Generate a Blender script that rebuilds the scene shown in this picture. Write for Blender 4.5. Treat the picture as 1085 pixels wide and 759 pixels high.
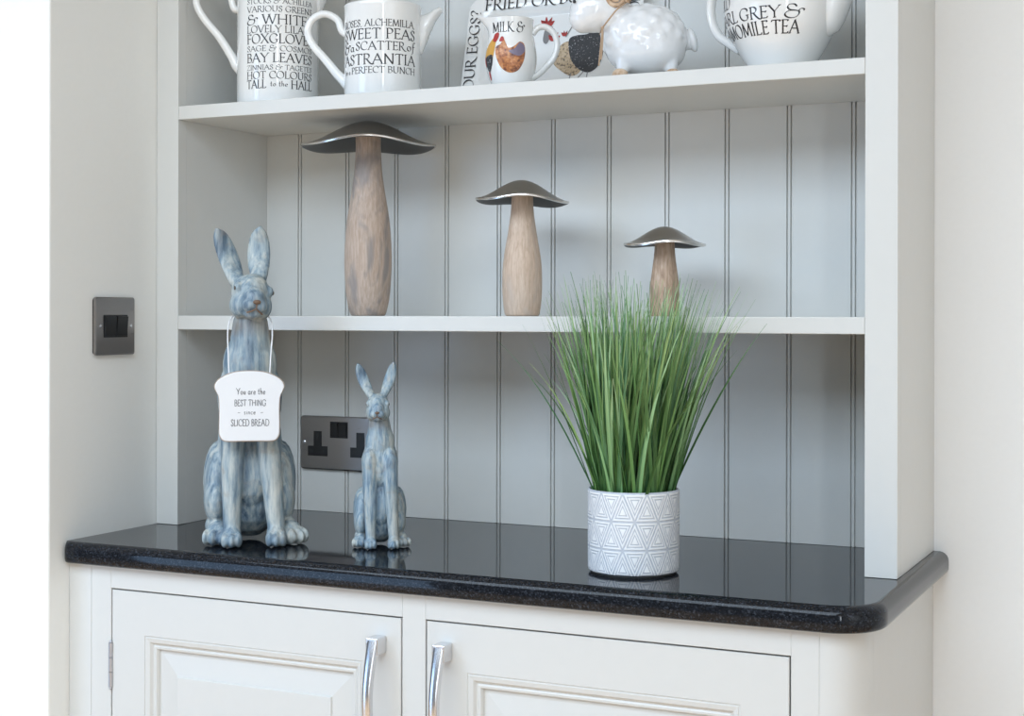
import bpy, bmesh, math, random
from mathutils import Vector, Matrix
import numpy as np

S = bpy.context.scene
for o in list(bpy.data.objects):
    bpy.data.objects.remove(o)
COL = S.collection
PI = math.pi
R = math.radians

# ------------------------------------------------------------------ camera
# world: x runs along the shelves, y into the wall, z = 0 is the worktop surface (0.92 m above the floor)
cam_d = bpy.data.cameras.new('camera')
cam = bpy.data.objects.new('camera', cam_d)
COL.objects.link(cam)
yaw, roll = 0.44375, 0.0020
fw = Vector((-math.sin(yaw), math.cos(yaw), 0))
rt = Vector((math.cos(yaw), math.sin(yaw), 0))
up = Vector((0, 0, 1))
rr = rt * math.cos(roll) + up * math.sin(roll)
uu = -rt * math.sin(roll) + up * math.cos(roll)
M = Matrix((rr, uu, -fw)).transposed().to_4x4()
M.translation = Vector((1.4332, -1.8411, 0.3167))
cam.matrix_world = M
cam_d.sensor_width = 36
cam_d.lens = 1600.28 / 1085 * 36
cam_d.shift_y = -(379.5 - 334.93) / 1085
cam_d.clip_start = 0.02
S.camera = cam

# ------------------------------------------------------------------ light and exposure
S.view_settings.view_transform = 'Standard'
S.view_settings.look = 'None'
S.view_settings.gamma = 1
S.view_settings.use_curve_mapping = False
S.view_settings.exposure = -0.16

W = bpy.data.worlds.new('world')
S.world = W
W.use_nodes = True
W.node_tree.nodes['Background'].inputs[0].default_value = (0.80, 0.87, 1.0, 1)
W.node_tree.nodes['Background'].inputs[1].default_value = 0.2


def area(name, loc, target, sx, sy, power, col):
    l = bpy.data.lights.new(name, 'AREA')
    l.shape = 'RECTANGLE'
    l.size, l.size_y, l.energy, l.color = sx, sy, power, col
    o = bpy.data.objects.new(name, l)
    COL.objects.link(o)
    o.location = loc
    o.rotation_euler = (Vector(target) - Vector(loc)).to_track_quat('-Z', 'Y').to_euler()
    return o


area('patio_door_light', (-2.35, -3.7, -0.05), (-2.35, 0, -0.05), 1.8, 1.7, 42, (0.40, 0.64, 1.0))
area('roof_lantern_light', (0.25, -2.5, 1.47), (0.25, -2.5, 0), 3.0, 2.2, 146, (0.67, 0.83, 1.0))
area('side_fill_light', (3.6, -2.2, 0.4), (0, -2.2, 0.4), 1.6, 1.4, 7, (0.80, 0.90, 1.0))  # added fill to brighten right-facing sides, no known window there
area('tall_window_light', (3.15, -4.55, 0.5), (0.2, 0, 0.5), 0.26, 1.9, 24, (0.84, 0.93, 1.0))


# ------------------------------------------------------------------ helpers
def link(o, parent=None):
    COL.objects.link(o)
    if parent is not None:
        o.parent = parent
    return o


def tag(o, label=None, cat=None, group=None, kind=None):
    if label: o['label'] = label
    if cat: o['category'] = cat
    if group: o['group'] = group
    if kind: o['kind'] = kind
    return o


def empty(name, loc, rz=0.0):
    o = bpy.data.objects.new(name, None)
    o.empty_display_size = 0.02
    COL.objects.link(o)
    o.location = loc
    o.rotation_euler = (0, 0, rz)
    return o


class MB:
    """collects shapes into one mesh"""
    def __init__(self):
        self.v, self.f, self.sm = [], [], []

    def add(self, vs, fs, smooth=False, mat=None):
        b = len(self.v)
        if mat is not None:
            vs = [mat @ Vector(p) for p in vs]
        self.v += [tuple(p) for p in vs]
        self.f += [tuple(i + b for i in f) for f in fs]
        self.sm += [smooth] * len(fs)
        return self

    def box(self, x0, x1, y0, y1, z0, z1, bev=0.0, mat=None, seg=2):
        bm = bmesh.new()
        bmesh.ops.create_cube(bm, size=1)
        for v in bm.verts:
            v.co = Vector(((x0 + x1) / 2 + v.co.x * (x1 - x0), (y0 + y1) / 2 + v.co.y * (y1 - y0),
                           (z0 + z1) / 2 + v.co.z * (z1 - z0)))
        if bev > 0:
            bmesh.ops.bevel(bm, geom=list(bm.edges), offset=bev, segments=seg, profile=0.5, affect='EDGES')
        bm.verts.index_update()
        self.add([v.co.copy() for v in bm.verts], [[v.index for v in f.verts] for f in bm.faces], False, mat)
        bm.free()
        return self

    def lathe(self, prof, n=48, mat=None, smooth=True, squash=None):
        vs, fs = [], []
        for (r, z) in prof:
            for k in range(n):
                a = 2 * PI * k / n
                p = Vector((r * math.cos(a), r * math.sin(a), z))
                vs.append(squash(p) if squash else p)
        for i in range(len(prof) - 1):
            for k in range(n):
                k2 = (k + 1) % n
                fs.append((i * n + k, i * n + k2, (i + 1) * n + k2, (i + 1) * n + k))
        fs.append(tuple(range(n - 1, -1, -1)))
        fs.append(tuple((len(prof) - 1) * n + k for k in range(n)))
        return self.add(vs, fs, smooth, mat)

    def tube(self, pts, rad, n=12, mat=None, side=None, flat=1.0):
        """sweep; rad a number or list; side: fixed vector for the section's first axis; flat: second axis factor"""
        pts = [Vector(p) for p in pts]
        m = len(pts)
        if not hasattr(rad, '__len__'): rad = [rad] * m
        vs, fs = [], []
        a_prev = None
        for i, p in enumerate(pts):
            t = (pts[min(i + 1, m - 1)] - pts[max(i - 1, 0)]).normalized()
            if side is not None:
                a = Vector(side)
            elif a_prev is None:
                a = t.orthogonal()
            else:
                a = a_prev
            a = (a - t * a.dot(t)).normalized()
            a_prev = a
            b = t.cross(a)
            for k in range(n):
                an = 2 * PI * k / n
                r = rad[i]
                if hasattr(r, '__len__'):
                    r1, r2 = r
                else:
                    r1, r2 = r, r * flat
                vs.append(p + a * (math.cos(an) * r1) + b * (math.sin(an) * r2))
        for i in range(m - 1):
            for k in range(n):
                k2 = (k + 1) % n
                fs.append((i * n + k, i * n + k2, (i + 1) * n + k2, (i + 1) * n + k))
        fs.append(tuple(range(n - 1, -1, -1)))
        fs.append(tuple((m - 1) * n + k for k in range(n)))
        return self.add(vs, fs, True, mat)

    def ell(self, c, r, rot=(0, 0, 0), n=20, mat=None):
        vs, fs = [], []
        Rm = Matrix.Rotation(rot[2], 3, 'Z') @ Matrix.Rotation(rot[1], 3, 'Y') @ Matrix.Rotation(rot[0], 3, 'X')
        if not hasattr(r, '__len__'): r = (r, r, r)
        h = n // 2
        for i in range(1, h):
            th = PI * i / h
            for k in range(n):
                a = 2 * PI * k / n
                vs.append(Vector(c) + Rm @ Vector((r[0] * math.sin(th) * math.cos(a), r[1] * math.sin(th) * math.sin(a), r[2] * math.cos(th))))
        vs.append(Vector(c) + Rm @ Vector((0, 0, r[2])))
        vs.append(Vector(c) + Rm @ Vector((0, 0, -r[2])))
        T, B = len(vs) - 2, len(vs) - 1
        for i in range(h - 2):
            for k in range(n):
                k2 = (k + 1) % n
                fs.append((i * n + k, (i + 1) * n + k, (i + 1) * n + k2, i * n + k2))
        for k in range(n):
            k2 = (k + 1) % n
            fs.append((T, k, k2))
            fs.append((B, (h - 2) * n + k2, (h - 2) * n + k))
        return self.add(vs, fs, True, mat)

    def cap(self, p0, r0, p1, r1, n=16):
        """tapered capsule"""
        p0, p1 = Vector(p0), Vector(p1)
        t = (p1 - p0).normalized()
        pts, rad = [], []
        for k in range(1, 6):
            a = PI / 2 * k / 5
            pts.append(p0 - t * r0 * math.cos(a)); rad.append(r0 * math.sin(a))
        for k in range(5, 0, -1):
            a = PI / 2 * k / 5
            pts.append(p1 + t * r1 * math.cos(a)); rad.append(r1 * math.sin(a))
        return self.tube(pts, rad, n)

    def prism(self, outline, a0, a1, axis='y', smooth=False, mat=None):
        n = len(outline)
        def P(u, v, a):
            return {'y': (u, a, v), 'z': (u, v, a), 'x': (a, u, v)}[axis]
        vs = [P(u, v, a0) for u, v in outline] + [P(u, v, a1) for u, v in outline]
        fs = [(i, (i + 1) % n, n + (i + 1) % n, n + i) for i in range(n)]
        self.add(vs, fs, smooth, mat)
        b = len(self.v) - 2 * n
        self.f += [tuple(b + i for i in range(n - 1, -1, -1)), tuple(b + n + i for i in range(n))]
        self.sm += [False, False]
        return self

    def rings(self, loops, smooth=True, cap_first=True, cap_last=True, mat=None):
        n = len(loops[0])
        vs = [p for L in loops for p in L]
        fs = []
        for i in range(len(loops) - 1):
            for k in range(n):
                k2 = (k + 1) % n
                fs.append((i * n + k, i * n + k2, (i + 1) * n + k2, (i + 1) * n + k))
        self.add(vs, fs, smooth, mat)
        b = len(self.v) - len(vs)
        if cap_first:
            self.f.append(tuple(b + k for k in range(n - 1, -1, -1))); self.sm.append(False)
        if cap_last:
            self.f.append(tuple(b + (len(loops) - 1) * n + k for k in range(n))); self.sm.append(False)
        return self

    def mesh(self, name):
        me = bpy.data.meshes.new(name)
        me.from_pydata(self.v, [], self.f)
        me.polygons.foreach_set('use_smooth', self.sm)
        bm = bmesh.new()
        bm.from_mesh(me)
        bmesh.ops.recalc_face_normals(bm, faces=bm.faces)
        for e in bm.edges:
            if len(e.link_faces) == 2 and e.calc_face_angle(0) > R(38): e.smooth = False
        bm.to_mesh(me)
        bm.free()
        me.update()
        return me

    def build(self, name, mat, parent=None, bevel=0.0):
        o = bpy.data.objects.new(name, self.mesh(name))
        o.data.materials.append(mat)
        link(o, parent)
        if bevel:
            b = o.modifiers.new('bevel', 'BEVEL')
            b.width = bevel; b.segments = 2; b.limit_method = 'ANGLE'; b.angle_limit = R(40)
        return o

    def fused(self, name, mat, parent, voxel, smooth=6, factor=0.5):
        """one continuous skin grown over all shapes"""
        me = self.mesh('tmp')
        t = bpy.data.objects.new('tmp', me)
        COL.objects.link(t)
        m = t.modifiers.new('r', 'REMESH'); m.mode = 'VOXEL'; m.voxel_size = voxel; m.use_smooth_shade = True
        s = t.modifiers.new('s', 'SMOOTH'); s.iterations = smooth; s.factor = factor
        dg = bpy.context.evaluated_depsgraph_get()
        nm = bpy.data.meshes.new_from_object(t.evaluated_get(dg))
        nm.name = name
        bpy.data.objects.remove(t)
        nm.polygons.foreach_set('use_smooth', [True] * len(nm.polygons))
        nm.materials.clear()
        nm.materials.append(mat)
        o = bpy.data.objects.new(name, nm)
        return link(o, parent)


def catmull(pts, sub=8, closed=False):
    out, n = [], len(pts)
    P = [Vector(p) for p in pts]
    rng = range(n) if closed else range(n - 1)
    for i in rng:
        p0 = P[(i - 1) % n] if closed else P[max(i - 1, 0)]
        p1, p2 = P[i], P[(i + 1) % n]
        p3 = P[(i + 2) % n] if closed else P[min(i + 2, n - 1)]
        for k in range(sub):
            t = k / sub
            out.append(0.5 * (2 * p1 + (p2 - p0) * t + (2 * p0 - 5 * p1 + 4 * p2 - p3) * t * t + (3 * p1 - p0 - 3 * p2 + p3) * t ** 3))
    if not closed: out.append(P[-1])
    return out


# ------------------------------------------------------------------ materials
def mat(name, col, rough=0.5, metal=0.0, coat=0.0, spec=0.5):
    m = bpy.data.materials.new(name)
    m.use_nodes = True
    b = m.node_tree.nodes['Principled BSDF']
    b.inputs['Base Color'].default_value = (*col, 1)
    b.inputs['Roughness'].default_value = rough
    b.inputs['Metallic'].default_value = metal
    b.inputs['Coat Weight'].default_value = coat
    b.inputs['Coat Roughness'].default_value = 0.05
    b.inputs['Specular IOR Level'].default_value = spec
    return m


class NT:
    def __init__(self, m):
        self.t = m.node_tree
        self.b = self.t.nodes['Principled BSDF']

    def n(self, kind, **kw):
        x = self.t.nodes.new(kind)
        for k, v in kw.items():
            if k.startswith('_'):
                x.inputs[k[1:].replace('_', ' ')].default_value = v
            else:
                setattr(x, k, v)
        return x

    def l(self, a, b):
        self.t.links.new(a, b)

    def math(self, op, a, b=None, c=None):
        x = self.n('ShaderNodeMath', operation=op)
        for i, v in enumerate((a, b, c)):
            if v is None: continue
            if isinstance(v, (int, float)): x.inputs[i].default_value = v
            else: self.l(v, x.inputs[i])
        return x.outputs[0]

    def noise(self, scale, detail=4, sc=(1, 1, 1), rough=0.5, dist=0.0):
        tc = self.n('ShaderNodeTexCoord')
        mp = self.n('ShaderNodeMapping')
        mp.inputs['Scale'].default_value = sc
        self.l(tc.outputs['Object'], mp.inputs[0])
        x = self.n('ShaderNodeTexNoise')
        x.inputs['Scale'].default_value = scale
        x.inputs['Detail'].default_value = detail
        x.inputs['Roughness'].default_value = rough
        x.inputs['Distortion'].default_value = dist
        self.l(mp.outputs[0], x.inputs['Vector'])
        return x.outputs['Fac']

    def ramp(self, fac, stops):
        x = self.n('ShaderNodeValToRGB')
        e = x.color_ramp.elements
        while len(e) > 1: e.remove(e[-1])
        e[0].position = stops[0][0]; e[0].color = (*stops[0][1], 1)
        for p, c in stops[1:]:
            k = e.new(p); k.color = (*c, 1)
        self.l(fac, x.inputs[0])
        return x.outputs[0]

    def mix(self, fac, a, b):
        x = self.n('ShaderNodeMix', data_type='RGBA')
        for s, v in ((0, fac), (6, a), (7, b)):
            if isinstance(v, tuple): x.inputs[s].default_value = (*v, 1)
            elif isinstance(v, (int, float)): x.inputs[s].default_value = v
            else: self.l(v, x.inputs[s])
        return x.outputs[2]

    def bump(self, h, strength=0.3, dist=0.001):
        x = self.n('ShaderNodeBump')
        x.inputs['Strength'].default_value = strength
        x.inputs['Distance'].default_value = dist
        self.l(h, x.inputs['Height'])
        self.l(x.outputs[0], self.b.inputs['Normal'])

    def col(self, c): self.l(c, self.b.inputs['Base Color'])
    def rough(self, c): self.l(c, self.b.inputs['Roughness'])


def paint(name, col, rough=0.45, bump=0.05, scale=60, sc=(1, 1, 1)):
    m = mat(name, col, rough)
    t = NT(m)
    f = t.noise(scale, 3, sc)
    t.col(t.mix(f, tuple(c * 0.985 for c in col), tuple(min(1, c * 1.015) for c in col)))
    t.bump(f, bump, 0.0006)
    return m


M_unit = paint('grey_eggshell_paint', (0.69, 0.685, 0.655), 0.38)
M_cab = paint('off_white_eggshell_paint', (0.66, 0.65, 0.62), 0.38)
M_wall = paint('cream_wall_paint', (0.88, 0.87, 0.83), 0.8, 0.15, 140)
M_wallf = paint('white_wall_paint', (0.91, 0.905, 0.89), 0.8, 0.15, 140)
M_wallg = paint('slate_grey_wall_paint', (0.20, 0.21, 0.22), 0.8, 0.15, 140)
M_ceil = paint('white_ceiling_paint', (0.85, 0.85, 0.84), 0.9)
M_dark = mat('dark_gap', (0.03, 0.03, 0.03), 0.8)
M_black = mat('black_plastic', (0.010, 0.010, 0.011), 0.3)
M_chrome = mat('satin_chrome', (0.72, 0.72, 0.74), 0.22, 1.0)
M_steel = mat('brushed_steel', (0.55, 0.56, 0.60), 0.4, 1.0)
M_ink = mat('black_print', (0.02, 0.02, 0.024), 0.35)
M_inkg = mat('grey_handwriting', (0.16, 0.16, 0.17), 0.6)

M_floor = mat('warm_oak_floor', (0.5, 0.36, 0.24), 0.22)
t = NT(M_floor)
br = t.n('ShaderNodeTexBrick')
br.inputs['Color1'].default_value = (0.80, 0.53, 0.31, 1)
br.inputs['Color2'].default_value = (0.72, 0.47, 0.27, 1)
br.inputs['Mortar'].default_value = (0.2, 0.14, 0.09, 1)
br.inputs['Scale'].default_value = 1.0
br.inputs['Mortar Size'].default_value = 0.003
br.inputs['Brick Width'].default_value = 1.2
br.inputs['Row Height'].default_value = 0.14
tc = t.n('ShaderNodeTexCoord')
t.l(tc.outputs['Object'], br.inputs['Vector'])
t.col(br.outputs['Color'])

M_granite = mat('polished_black_granite', (0.010, 0.011, 0.013), 0.05, 0, 0.0, 0.24)
t = NT(M_granite)
tcg = t.n('ShaderNodeTexCoord')
vo = t.n('ShaderNodeTexVoronoi')
vo.inputs['Scale'].default_value = 620
t.l(tcg.outputs['Object'], vo.inputs['Vector'])
sx = t.n('ShaderNodeSeparateColor')
t.l(vo.outputs['Color'], sx.inputs[0])
t.col(t.ramp(sx.outputs[0], [(0.0, (0.005, 0.006, 0.008)), (0.6, (0.010, 0.011, 0.014)), (0.85, (0.018, 0.021, 0.027)), (0.97, (0.038, 0.043, 0.054))]))

def brushed(name, col, rough, sc):
    m = mat(name, col, rough, 1.0)
    t = NT(m)
    f = t.noise(40, 4, sc)
    t.rough(t.math('MULTIPLY_ADD', f, 0.2, rough - 0.08))
    t.bump(f, 0.08, 0.0004)
    return m

M_plate = brushed('dark_brushed_nickel', (0.34, 0.32, 0.31), 0.30, (1, 1, 30))
M_pewter = brushed('brushed_pewter', (0.40, 0.375, 0.345), 0.30, (1, 1, 1))

M_lip = mat('pale_pewter_lip', (0.68, 0.66, 0.63), 0.25, 1.0)  # lip faces take a paler pewter than the crown
M_under = mat('dark_cap_underside', (0.10, 0.098, 0.095), 0.5, 0.8)  # cap undersides take a darker metal than the crown

def wood(name, a, b, c, patch):
    m = mat(name, a, 0.6)
    t = NT(m)
    g = t.noise(55, 6, (6, 6, 0.8), 0.6, 0.4)
    base = t.ramp(g, [(0.3, b), (0.52, a), (0.7, c)])
    if patch:
        p = t.noise(22, 3, (1, 1, 0.45), 0.6, 0.8)
        w = t.ramp(p, [(0.48, (0, 0, 0)), (0.60, (0.75, 0.75, 0.75))])
        base = t.mix(w, base, patch)
    t.col(base)
    t.bump(g, 0.12, 0.0006)
    return m

M_wood_t = wood('weathered_mango_wood', (0.50, 0.385, 0.31), (0.40, 0.295, 0.225), (0.58, 0.465, 0.385), (0.24, 0.22, 0.215))
M_wood_m = wood('pale_mango_wood', (0.62, 0.47, 0.36), (0.50, 0.36, 0.26), (0.70, 0.57, 0.46), (0.55, 0.44, 0.36))
M_wood_s = wood('tan_mango_wood', (0.52, 0.36, 0.25), (0.33, 0.21, 0.14), (0.62, 0.48, 0.37), (0.25, 0.18, 0.14))

def patina(name, sc, neck, lift):
    m = mat(name, (0.4, 0.5, 0.6), 0.6)
    t = NT(m)
    a = t.noise(26 * sc, 5, (1.5, 1.5, 0.36), 0.62, 0.7)
    k = lift
    blue = t.ramp(a, [(0.34, (0.075 * k, 0.125 * k, 0.190 * k)), (0.45, (0.16 * k, 0.245 * k, 0.32 * k)), (0.53, (0.31, 0.385, 0.415)), (0.62, (0.56, 0.57, 0.52))])
    b = t.noise(90 * sc, 4, (1.7, 1.7, 0.24), 0.6)
    fine = t.ramp(b, [(0.38, (0.07, 0.10, 0.13)), (0.5, (0.33, 0.39, 0.42)), (0.64, (0.62, 0.63, 0.58))])
    c = t.mix(0.38, blue, fine)
    # brown stain worked into patches and round the neck
    w = t.noise(26 * sc, 4, (1, 1, 1), 0.6, 0.5)
    wash = t.ramp(w, [(0.58, (0, 0, 0)), (0.74, (0.55, 0.55, 0.55))])
    tcn = t.n('ShaderNodeTexCoord')
    sz = t.n('ShaderNodeSeparateXYZ')
    t.l(tcn.outputs['Object'], sz.inputs[0])
    dz = t.math('ABSOLUTE', t.math('SUBTRACT', sz.outputs[2], neck))
    ringm = t.math('MULTIPLY', t.math('SMOOTH_MIN', t.math('MAXIMUM', t.math('MULTIPLY_ADD', dz, -1 / (neck * 0.055), 1.0), 0.0), 0.8, 0.1), t.math('MULTIPLY', w, 1.1))
    c = t.mix(wash, c, (0.27, 0.21, 0.155))
    t.col(t.mix(ringm, c, (0.20, 0.15, 0.11)))
    t.bump(b, 0.3, 0.0014)
    return m

M_hare = patina('blue_grey_patina', 1.0, 0.302, 1.0)
M_hare_s = patina('pale_blue_patina', 1.7, 0.168, 1.35)
M_hare_br = mat('brown_patina_wash', (0.17, 0.11, 0.075), 0.7)
M_hare_eye = mat('dark_carved_eye', (0.10, 0.085, 0.07), 0.6)

M_cer = mat('white_glazed_ceramic', (0.88, 0.875, 0.855), 0.10, 0, 0.6)
M_cer_w = mat('bright_white_glaze', (0.84, 0.85, 0.86), 0.14, 0, 0.7)
M_plaque = mat('white_painted_plaque', (0.79, 0.79, 0.80), 0.55)
t = NT(M_plaque)
f = t.noise(80, 3)
t.bump(f, 0.15, 0.0006)
M_edge = mat('worn_wood_edge', (0.42, 0.33, 0.27), 0.7)
M_cord = mat('white_cord', (0.85, 0.85, 0.86), 0.7)
M_twine = mat('jute_twine', (0.47, 0.33, 0.22), 0.85)
M_tan = mat('tan_carved_clay', (0.55, 0.38, 0.25), 0.6)
t = NT(M_tan)
f = t.noise(120, 3)
t.col(t.ramp(f, [(0.35, (0.45, 0.27, 0.15)), (0.6, (0.70, 0.53, 0.38))]))

# planter: raised white triangle lattice on a grey body, laid out in the pot's own uv
M_pot = mat('triangle_pattern_pot', (0.7, 0.72, 0.76), 0.6)
t = NT(M_pot)
uvn = t.n('ShaderNodeUVMap', uv_map='UVMap')
sx = t.n('ShaderNodeSeparateXYZ')
t.l(uvn.outputs[0], sx.inputs[0])
U, V = sx.outputs[0], sx.outputs[1]

def tri(x):
    fr = t.math('FRACT', x)
    return t.math('MINIMUM', fr, t.math('SUBTRACT', 1.0, fr))

d = t.math('MINIMUM', tri(V), t.math('MINIMUM', tri(t.math('MULTIPLY_ADD', V, 0.5, U)), tri(t.math('MULTIPLY_ADD', V, -0.5, U))))
# bands of the concentric triangles: groove, ridge, groove, ridge, groove, solid centre
rp = t.n('ShaderNodeValToRGB')
rp.color_ramp.interpolation = 'LINEAR'
e = rp.color_ramp.elements
e[0].position = 0.0; e[0].color = (0, 0, 0, 1)
e[1].position = 0.030; e[1].color = (0, 0, 0, 1)
for p, vv in ((0.045, 1), (0.095, 1), (0.110, 0), (0.140, 0), (0.155, 1), (0.195, 1), (0.21, 0), (0.235, 0), (0.25, 1)):
    k = e.new(p); k.color = (vv, vv, vv, 1)
t.l(d, rp.inputs[0])
mott = t.noise(160, 3)
base = t.ramp(mott, [(0.3, (0.47, 0.50, 0.56)), (0.7, (0.56, 0.59, 0.64))])
t.col(t.mix(rp.outputs[0], base, (0.84, 0.85, 0.86)))
t.bump(rp.outputs[0], 0.5, 0.0012)

M_grass = mat('grass_green', (0.1, 0.25, 0.05), 0.5)
t = NT(M_grass)
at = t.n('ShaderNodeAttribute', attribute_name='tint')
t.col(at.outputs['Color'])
M_soil = mat('dark_green_base', (0.03, 0.06, 0.02), 0.9)

# ------------------------------------------------------------------ setting
D = 0.2324           # front of the panelled back
YW = 0.25            # face of the wall behind the unit
XL = -0.0407         # face of the side wall on the left
FZ, CZ = -0.92, 1.5


def struct(name, mb, m):
    o = mb.build(name, m)
    o['kind'] = 'structure'
    return o


struct('floor', MB().box(-4.2, 3.8, -4.8, YW, FZ - 0.1, FZ), M_floor)
struct('ceiling', MB().box(-4.2, 3.8, -4.8, YW, CZ, CZ + 0.1), M_ceil)
struct('wall_back', MB().box(XL, 3.8, YW, YW + 0.1, FZ, CZ), M_wallf)
struct('wall_left', MB().box(-2.2, XL, -0.231, YW + 0.1, FZ, CZ, 0.003), M_wall)
struct('wall_right', MB().box(3.7, 3.8, -4.8, YW, FZ, CZ), M_wallf)
struct('wall_front', MB().box(-0.9, 3.7, -4.8, -4.7, FZ, CZ), M_wallg)

# ------------------------------------------------------------------ base cabinet
W_IN = 1.0326
XR = 1.072
YF = -0.190
root = empty('base_cabinet', (0.5, 0.03, FZ))
off = Vector((-0.5, -0.03, -FZ))


def local(mb, o=None):
    d = o or off
    mb.v = [(x + d.x, y + d.y, z + d.z) for x, y, z in mb.v]
    return mb


ZB = -0.8
tag(root, 'off-white painted base cabinet with two panelled doors under the black worktop', 'cabinet')
DO = [(0.0345, 0.4970), (0.5300, 0.9928)]
DT, DB = -0.0612, -0.78
fr = MB()
top = -0.0302
B = 0.0006
fr.box(-0.0002, 0.0345, YF, YF + 0.02, ZB, top, B)
fr.box(0.4970, 0.5300, YF, YF + 0.02, ZB, top, B)
fr.box(0.9928, 1.0246, YF, YF + 0.02, ZB, top, B)
for a, b in DO:
    fr.box(a, b, YF, YF + 0.02, DT, top, B)
    fr.box(a, b, YF, YF + 0.02, ZB, DB, B)
local(fr).build('face_frame', M_cab, root)
pl = []
for k in range(17):
    a = PI / 2 * k / 16
    pl.append((1.0248 + 0.0462 * math.sin(a), YF + 0.0462 * (1 - math.cos(a))))
ol = [(1.0248, YF + 0.02)] + pl + [(1.071, YF + 0.0602), (1.052, YF + 0.0602), (1.052, YF + 0.046)]
pm = MB().prism(ol, ZB, top, 'z', True)
local(pm).build('corner_post', M_cab, root)
local(MB().box(1.053, 1.071, YF + 0.0605, YW - 0.0005, ZB, top)).build('side_panel', M_cab, root)
local(MB().box(XL + 0.0005, -0.0006, YF, YF + 0.02, ZB, top, B)).build('filler_strip', M_cab, root)
cr = MB()
cr.box(0.0, 1.05, YF + 0.021, YF + 0.026, ZB, top)
cr.box(0.0, 0.018, YF + 0.026, YW - 0.001, ZB, top).box(0.018, 1.05, YW - 0.012, YW - 0.001, ZB, top).box(0.018, 1.05, YF + 0.026, YW - 0.012, ZB, ZB + 0.018)
local(cr).build('carcass', M_dark, root)
local(MB().box(XL + 0.001, 1.03, YF + 0.05, YF + 0.07, FZ, ZB)).build('plinth', M_cab, root)


def make_door(x0, x1, handle_x, hinge_x):
    z0, z1 = DB + 0.002, DT - 0.002
    prof = [(0.000, 0.0195), (0.0, 0.0006), (0.0006, 0.0), (0.0560, 0.0), (0.0566, 0.0012), (0.0580, 0.0012), (0.0588, 0.0003), (0.0640, 0.0014), (0.0668, 0.0052),
            (0.0680, 0.0060), (0.0700, 0.0048), (0.0725, 0.0052), (0.0742, 0.0080), (0.0750, 0.0110), (0.0790, 0.0110), (0.1055, 0.0080), (0.1068, 0.0058), (0.1075, 0.0056)]
    loops = []
    for dd, y in prof:
        loops.append([(x0 + dd, YF + y, z0 + dd * 1.05), (x1 - dd, YF + y, z0 + dd * 1.05), (x1 - dd, YF + y, z1 - dd * 1.05), (x0 + dd, YF + y, z1 - dd * 1.05)])
    d_ = MB().rings(loops, smooth=False)
    door = local(d_).build('door', M_cab, root)
    # bow handle: two square feet and a flat arched bar
    zt, zb = -0.0865, -0.2465
    hb = MB()
    for za, zc in ((zt, zt - 0.0215), (zb + 0.0215, zb)):
        hb.box(handle_x - 0.0085, handle_x + 0.0085, YF - 0.0225, YF, zc, za, 0.0012)
    pts, rad = [], []
    for k in range(25):
        s = k / 24
        z = zt - 0.003 + (zb - zt + 0.006) * s
        bow = math.sin(PI * s)
        pts.append((handle_x, YF - 0.0185 - 0.015 * bow, z))
        rad.append((0.0080 - 0.0016 * bow, 0.0046))
    # rectangular section bar
    loops = []
    for p, (a, b) in zip(pts, rad):
        sec = [(-a, 0), (-a * 0.93, -b * 0.5), (-a * 0.72, -b * 0.86), (-a * 0.35, -b), (a * 0.35, -b), (a * 0.72, -b * 0.86), (a * 0.93, -b * 0.5), (a, 0), (a, b * 0.7), (a * 0.8, b), (-a * 0.8, b), (-a, b * 0.7)]
        loops.append([(p[0] + u, p[1] + v, p[2]) for u, v in sec])
    hb.rings(loops, smooth=True)
    h = local(hb).build('handle', M_chrome, door)
    tag(h, label='polished chrome bow handle')
    for zc in (-0.1668, -0.68):
        hg = MB()
        for k in range(3):
            za = zc + 0.030 - k * 0.0205
            hg.tube([(hinge_x, YF - 0.0015, za), (hinge_x, YF - 0.0015, za - 0.0195)], 0.0031, 12)
        hg.box(hinge_x - 0.001, hinge_x + 0.001, YF, YF + 0.018, zc - 0.03, zc + 0.03)
        hg.ell((hinge_x, YF - 0.0015, zc + 0.0315), (0.0024, 0.0024, 0.0022), n=10)
        hg.ell((hinge_x, YF - 0.0015, zc - 0.0325), (0.0024, 0.0024, 0.0022), n=10)
        o = local(hg).build('hinge', M_steel, door)
        tag(o, label='steel butt hinge')
    return door


make_door(0.0365, 0.4950, 0.4655, 0.0352)
make_door(0.5320, 0.9908, 0.5595, 0.9918)

# ------------------------------------------------------------------ worktop
def worktop_loop(dd, z):
    x0, x1, y0, y1 = XL + 0.0004, 1.0915, -0.2075, YW - 0.0003
    rl, rr_ = 0.013, 0.060
    pts = [(x0, y1, z)]
    r = rl - dd
    for k in range(9):
        a = PI + PI / 2 * k / 8
        pts.append((x0 + rl + r * math.cos(a) - dd * max(0, -math.cos(a)), y0 + rl + r * math.sin(a), z))
    r = rr_ - dd
    for k in range(25):
        a = -PI / 2 + PI / 2 * k / 24
        pts.append((x1 - rr_ + r * math.cos(a), y0 + rr_ + r * math.sin(a), z))
    pts.append((x1 - dd, y1, z))
    return pts


wp = [(0.0075, -0.030), (0.0045, -0.0293), (0.0015, -0.0272), (0.0002, -0.0235), (0, -0.019), (0, -0.012), (0.0006, -0.0085), (0.0024, -0.0050), (0.0050, -0.0024), (0.0080, -0.0008), (0.0118, 0.0)]
wt = MB().rings([worktop_loop(a, b) for a, b in wp])
wo = wt.build('worktop', M_granite)
tag(wo, 'speckled black polished granite worktop with rounded corner over the base cabinet', 'worktop')

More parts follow.
